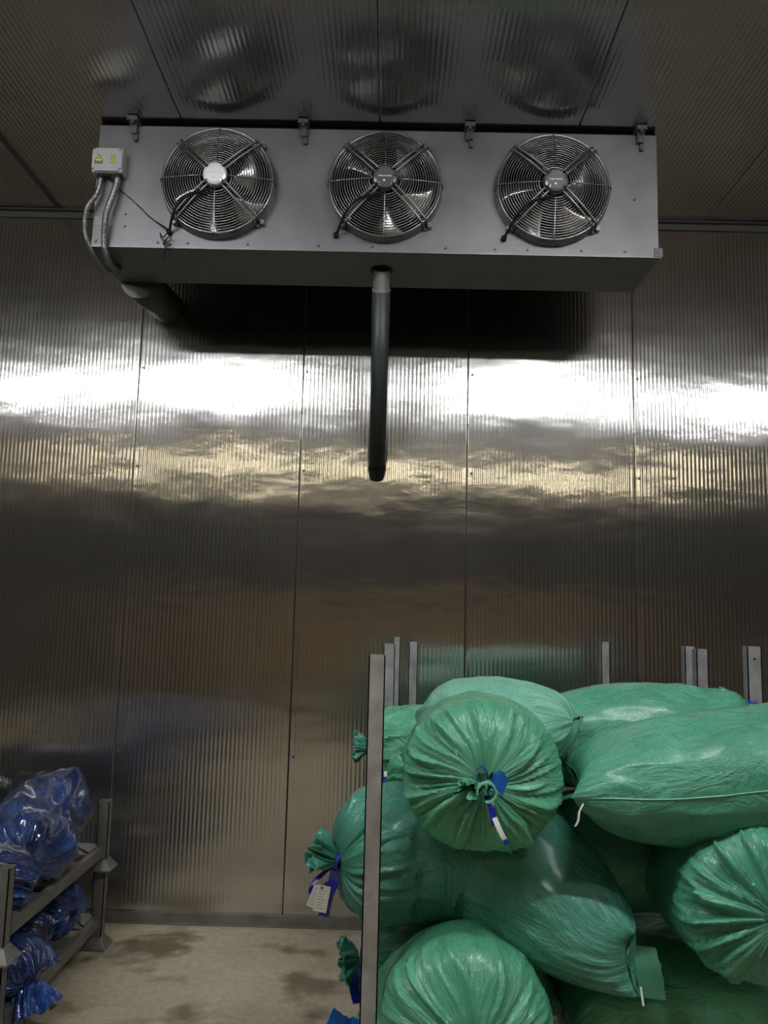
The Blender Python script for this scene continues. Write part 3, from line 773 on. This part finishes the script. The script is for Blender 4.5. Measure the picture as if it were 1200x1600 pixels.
# --- behind them
r, org, *_ = sack('pale green sack behind the round one, pointed corner to the right', [(.645, 2.82, 1.325), (.42, 2.94, 1.265), (.16, 3.12, 1.20)], .198, endA='sewn', endB='tied', eA=1.9, seed=41, mat='green_pale', squash=1.02, ear=.02, wend=.35, lump=.018, zmin=1.09, nth=120)
r, org, *_ = sack('green sack lying crosswise at the top rear right, blue tie at its right end', [(.47, 3.12, 1.18), (.90, 3.10, 1.245), (1.20, 3.10, 1.26), (1.375, 3.10, 1.335)], .192, endA='sewn', endB='tied', eA=2.0, eB=1.6, seed=47, mat='green', squash=.95, pleat=.01, lump=.014, zmin=1.05, nth=140)
band((1.375, 3.10, 1.345), (.9, 0, .3), .033, r, org, M['tie'], .03)
ribbon([(1.375, 3.08, 1.35), (1.39, 3.075, 1.375), (1.40, 3.07, 1.36)], (.3, .8, .2), .03, 'tie_flap', M['tie'], r, org)
r, org, *_ = sack('green sack at the rear left, seen between the thin posts', [(-.075, 3.36, 1.125), (.2, 3.36, 1.13), (.62, 3.36, 1.12)], .185, eA=1.1, seed=52, mat='green_front', pleat=.02, zmin=.95, nth=140)
tuft((-.08, 3.36, 1.125), (-1, -.1, .1), (0, 0, 1), r, org, 'green_teal', .06, 12, neck=.022, open_=.55)
r, org, *_ = sack('small green sack with blue and white tie right of the front post', [(-.005, 3.06, 1.055), (.2, 3.06, 1.02), (.55, 3.08, .93)], .165, eA=1.0, seed=57, mat='green_front', pleat=.02, zmin=.80, nth=140)
band((-.005, 3.05, 1.06), (-1, 0, 0), .03, r, org, M['tie'], .02)
ribbon([(.0, 3.02, 1.075), (-.002, 3.01, 1.05), (.0, 3.01, 1.02)], (.9, .2, 0), .022, 'tie_flap', M['tie'], r, org)
ribbon([(-.002, 3.01, 1.10), (.0, 3.008, 1.08)], (.9, .2, 0), .012, 'paper_wrap', M['tag'], r, org)
r, org, *_ = sack('dark shaded green sack deep behind the right round one', [(.58, 3.02, .84), (.95, 3.02, .84), (1.30, 3.02, .84)], .215, endA='sewn', seed=61, mat='green', nth=110, nb=30, ne=20, zmin=.60)
r, org, *_ = sack('dark green sack lying along the bottom right', [(.60, 2.80, .38), (.95, 2.80, .40), (1.30, 2.80, .40)], .235, endA='sewn', endB='sewn', seed=66, mat='green_front', eA=.8, nth=160, zmin=.17, ear=.06)
ribbon([(.785, 2.54, .70), (.795, 2.51, .64), (.80, 2.50, .57)], (1, -.25, 0), .075, 'loose_flap', M['green'], r, org, .003)
r, org, *_ = sack('green sack low at rear left, dark mouth and blue tie beside the front post', [(-.075, 3.0, .455), (.15, 3.02, .42), (.56, 3.02, .40)], .19, seed=71, mat='green_teal', eA=1.0, pleat=.02, nth=140, zmin=.21)
tuft((-.085, 2.99, .455), (-1, -.15, -.1), (0, 0, 1), r, org, 'green_teal', .065, 15, neck=.025, open_=.8)
ribbon([(-.085, 2.97, .45), (-.095, 2.95, .41), (-.085, 2.945, .36), (-.075, 2.945, .33)], (.9, .2, .1), .04, 'tie_tail', M['tie'], r, org)
ribbon([(-.082, 2.97, .54), (-.078, 2.965, .51)], (.9, .2, .1), .014, 'paper_wrap', M['tag'], r, org)
r, org, *_ = sack('green sack at the bottom left of the rack, blue film at its mouth', [(-.085, 2.62, .40), (.02, 2.64, .31), (.40, 2.66, .24)], .145, seed=77, mat='green_front', eA=1.0, pleat=.02, nth=120, zmin=.125)
band((-.09, 2.61, .405), (-.8, -.1, .5), .035, r, org, M['tie_light'], .02)
ribbon([(-.09, 2.60, .41), (-.125, 2.58, .435), (-.155, 2.57, .455), (-.165, 2.565, .40)], (.25, .8, .35), .07, 'film_flap', M['blue_bright'], r, org, .002)
r, org, *_ = sack('green sack in the rear middle layer, mostly hidden by the others', [(.02, 3.30, .78), (.3, 3.30, .78), (.66, 3.30, .78)], .185, seed=83, mat='green_teal', eA=.9, nth=100, nb=24, ne=16, zmin=.595)
r, org, *_ = sack('green sack in the rear bottom layer, mostly hidden by the others', [(.62, 3.27, .39), (.9, 3.27, .39), (1.28, 3.27, .39)], .185, endA='sewn', seed=87, mat='green_teal', nth=100, nb=24, ne=16, zmin=.205)

# ------------------------------------------------------------------ racks with loose posts
def post(x, y, z1, w, d, parent, org, mat, foot=True, name='post', thick=.004, z0=.0, hole=False):
    p = MB(); ox, oy, oz = org
    x0_, x1_, y0_, y1_ = x-w/2-ox, x+w/2-ox, y-d/2-oy, y+d/2-oy
    p.box((x0_, y0_, z0-oz), (x1_, y0_+thick, z1-oz)); p.box((x0_, y1_-thick, z0-oz), (x1_, y1_, z1-oz))
    p.box((x0_, y0_, z0-oz), (x0_+thick, y1_, z1-oz)); p.box((x1_-thick, y0_, z0-oz), (x1_, y1_, z1-oz))
    o = p.build(name, mat, parent)
    if hole:
        h = MB(); h.cyl((x-ox, y0_-.001, z1-.05-oz), (x-ox, y0_+.002, z1-.05-oz), .005, n=10); h.build('bolt_hole', M['black'], o)
    if foot: foot_cup(x-ox, y-oy, z0-oz, parent, mat)
    return o
def foot_cup(x, y, z, parent, mat, h=.05, w0=.062, w1=.029):
    p = MB(); a, b_ = w0, w1
    vs = [(x+sx*a, y+sy*a, z) for sx, sy in ((-1, -1), (1, -1), (1, 1), (-1, 1))]+[(x+sx*b_, y+sy*b_, z+h) for sx, sy in ((-1, -1), (1, -1), (1, 1), (-1, 1))]
    p.add(vs, [(0, 1, 5, 4), (1, 2, 6, 5), (2, 3, 7, 6), (3, 0, 4, 7), (4, 5, 6, 7), (3, 2, 1, 0)])
    p.box((x-a, y-a, z-.004), (x+a, y+a, z+.006))
    return p.build('foot_cup', mat, parent, bevel=.003)
def tall_rack(label, xs, ys, posts, group=None, deck=True, bars=6, zb=.06):
    """posts: (x, y, width, depth, top, mat)"""
    x0_, x1_ = xs; y0_, y1_ = ys
    org = ((x0_+x1_)/2, (y0_+y1_)/2, 0)
    r = empty('post_rack', org); tag(r, label, 'rack', group)
    for p in posts: post(p[0], p[1], p[4], p[2], p[3], r, org, p[5], hole=(len(p) > 6))
    ox, oy, _ = org
    for (lo, hi) in (((x0_, y0_-.02, zb), (x1_, y0_+.02, zb+.05)), ((x0_, y1_-.02, zb), (x1_, y1_+.02, zb+.05)), ((x0_-.02, y0_, zb), (x0_+.02, y1_, zb+.05)), ((x1_-.02, y0_, zb), (x1_+.02, y1_, zb+.05))):
        m_ = MB(); m_.box((lo[0]-ox, lo[1]-oy, lo[2]), (hi[0]-ox, hi[1]-oy, hi[2])); m_.build('base_beam', M['galv_old'], r)
    for k in range(bars):
        xx = x0_+(k+.5)*(x1_-x0_)/bars; m_ = MB(); m_.box((xx-.05-ox, y0_-oy, zb+.05), (xx+.05-ox, y1_-oy, zb+.06)); m_.build('deck_bar', M['galv_old'], r)
    return r
G, GO = M['galv'], M['galv_old']
tall_rack('tall galvanised post rack loaded with green sacks, its left front post nearest', (-.034, 1.345), (2.48, 3.50),
          [(-.0345, 2.48, .051, .035, 1.548, GO), (.003, 3.50, .050, .05, 1.543, G), (1.352, 3.50, .050, .05, 1.554, G), (1.352, 2.48, .051, .04, 1.548, G)])
tall_rack('second galvanised post rack standing behind the loaded one, against the wall', (.06, 1.40), (3.85, 4.25),
          [(.040, 4.02, .036, .04, 1.556, G), (.130, 4.25, .047, .05, 1.527, G), (1.138, 4.25, .045, .05, 1.552, G), (1.449, 3.90, .050, .05, 1.551, G)], bars=4)
tall_rack('galvanised post rack at the far right, one post with a bolt hole in view', (1.485, 2.75), (2.30, 3.32),
          [(1.485, 3.30, .058, .05, 1.577, G, 1), (2.75, 3.30, .05, .05, 1.577, G), (1.56, 2.30, .05, .05, 1.55, G), (2.75, 2.30, .05, .05, 1.55, G)], bars=5)

# ------------------------------------------------------------------ low stacked racks with blue bags on the left
def low_rack(loc, z0, ztop, beam_z, label, group, dx=1.1, dy=1.06):
    """right side at local x=0, near posts at y=0, far posts at y=dy"""
    r = empty('stacking_rack', (loc[0], loc[1], z0)); tag(r, label, 'rack', group)
    org = (0, 0, 0); zt = ztop-z0; bz = beam_z-z0
    for x in (0, -dx):
        for y in (0, dy):
            post(x, y, zt, .055, .05, r, org, M['rack_steel'], foot=True)
    for x in (0, -dx):
        m_ = MB(); m_.box((x-.016, .02, bz-.025), (x+.016, dy-.02, bz+.025)); m_.build('side_beam', M['rack_steel'], r, bevel=.002)
    for y in (0, dy):
        m_ = MB(); m_.box((-dx+.02, y-.016, bz-.025), (-.02, y+.016, bz+.025)); m_.build('end_beam', M['rack_steel'], r, bevel=.002)
    for k in range(5):
        y = .12+k*(dy-.24)/4; m_ = MB(); m_.box((-dx+.01, y-.05, bz+.012), (-.01, y+.05, bz+.022)); m_.build('deck_bar', M['rack_steel'], r)
    for (sx, sy, yy) in ((0, 1, 0), (0, -1, dy)):
        m_ = MB(); y0_ = yy+sy*.03
        m_.add([(-.012, y0_, bz+.027), (-.012, y0_+sy*.13, bz+.027), (-.14, y0_, bz+.027), (-.012, y0_, bz+.030), (-.012, y0_+sy*.13, bz+.030), (-.14, y0_, bz+.030)], [(0, 1, 2), (3, 5, 4), (0, 3, 4, 1), (1, 4, 5, 2), (2, 5, 3, 0)])
        m_.build('gusset', M['rack_steel'], r)
    return r
RX, RY = -1.415, 3.10
lowr = low_rack((RX, RY), .004, .365, .125, 'low galvanised stacking rack on the floor at the left, bottom one of two', 'stacked low racks')
upr = low_rack((RX, RY), .372, .70, .46, 'low galvanised stacking rack at the left, stacked on top of the other', 'stacked low racks')
lowr2 = low_rack((RX, 1.62), .004, .365, .125, 'low galvanised stacking rack left of the camera, bottom one of two', 'stacked low racks')
upr2 = low_rack((RX, 1.62), .372, .70, .46, 'low galvanised stacking rack left of the camera, top one of two', 'stacked low racks')

BG = 'blue film bags on the low racks'
def bluebag(label, path, R, **k):
    kw = dict(endA='tied', endB='tied', mat='blue', name='plastic_bag', cat='bag', group=BG, lump=.05, wrinkle=.010, pleat=.028, nth=150, nb=36, ne=26, squash=.95, kpl=4.5)
    kw.update(k); return sack(label, path, R, **kw)
r, org, *_ = bluebag('large glossy blue film bag on the upper left rack, peaked at the back', [(-1.50, 3.46, .60), (-1.60, 3.72, .66), (-1.63, 4.08, .70)], .195, eA=.75, eB=.9, seed=101, zmin=.488, squash=.80, peaks=[((-1.50, 3.93, .80), (.1, .0, 1), .20, .10), ((-1.42, 4.05, .72), (.5, .0, .6), .12, .05)])
tuft((-1.50, 3.465, .60), (.2, -.9, -.2), (0, 0, 1), r, org, 'blue_bright', .05, 31, neck=.02, open_=.5)
r, org, *_ = bluebag('blue film bag behind the left front post of the rack, pointed to the right', [(-1.425, 3.36, .525), (-1.53, 3.31, .58), (-1.85, 3.24, .60)], .125, eA=1.3, seed=107, zmin=.488)
r, org, *_ = bluebag('blue film bag at the left edge behind the others', [(-1.68, 3.60, .62), (-1.86, 3.66, .64), (-2.2, 3.7, .64)], .16, seed=109, zmin=.488)
r, org, *_ = bluebag('black film bag at the left edge against the wall', [(-1.86, 4.02, .66), (-2.05, 4.04, .66), (-2.4, 4.05, .66)], .175, seed=111, zmin=.488, mat='blackbag')
r, org, *_ = bluebag('dark blue film bag low on the bottom rack beside the far post', [(-1.44, 3.86, .25), (-1.55, 3.92, .26), (-1.85, 3.95, .26)], .12, seed=113, zmin=.15, mat='blue_bright', eA=1.0)
r, org, *_ = bluebag('dark blue film bag low in the middle of the bottom rack', [(-1.435, 3.60, .24), (-1.55, 3.60, .26), (-1.85, 3.62, .26)], .125, seed=117, zmin=.15)
r, org, *_ = bluebag('crumpled bright blue film bag spilling over the bottom beam near the front post', [(-1.375, 3.30, .20), (-1.45, 3.32, .25), (-1.75, 3.34, .25)], .115, seed=119, mat='blue_bright', eA=.9, zmin=.10)
tuft((-1.375, 3.30, .20), (.35, -.2, -.8), (0, 1, 0), r, org, 'blue_bright', .11, 37, neck=.035, open_=.6)
for i, (y, z) in enumerate(((1.78, .66), (2.15, .68), (2.52, .66))):
    bluebag(('blue film bag on the rack left of the camera, nearest one', 'blue film bag on the rack left of the camera, middle one', 'blue film bag on the rack left of the camera, furthest one')[i],
            [(-1.44, y, z), (-1.75, y+.02, z+.02), (-2.3, y, z)], .165, seed=130+i, zmin=.488, nth=90, nb=20, ne=14)
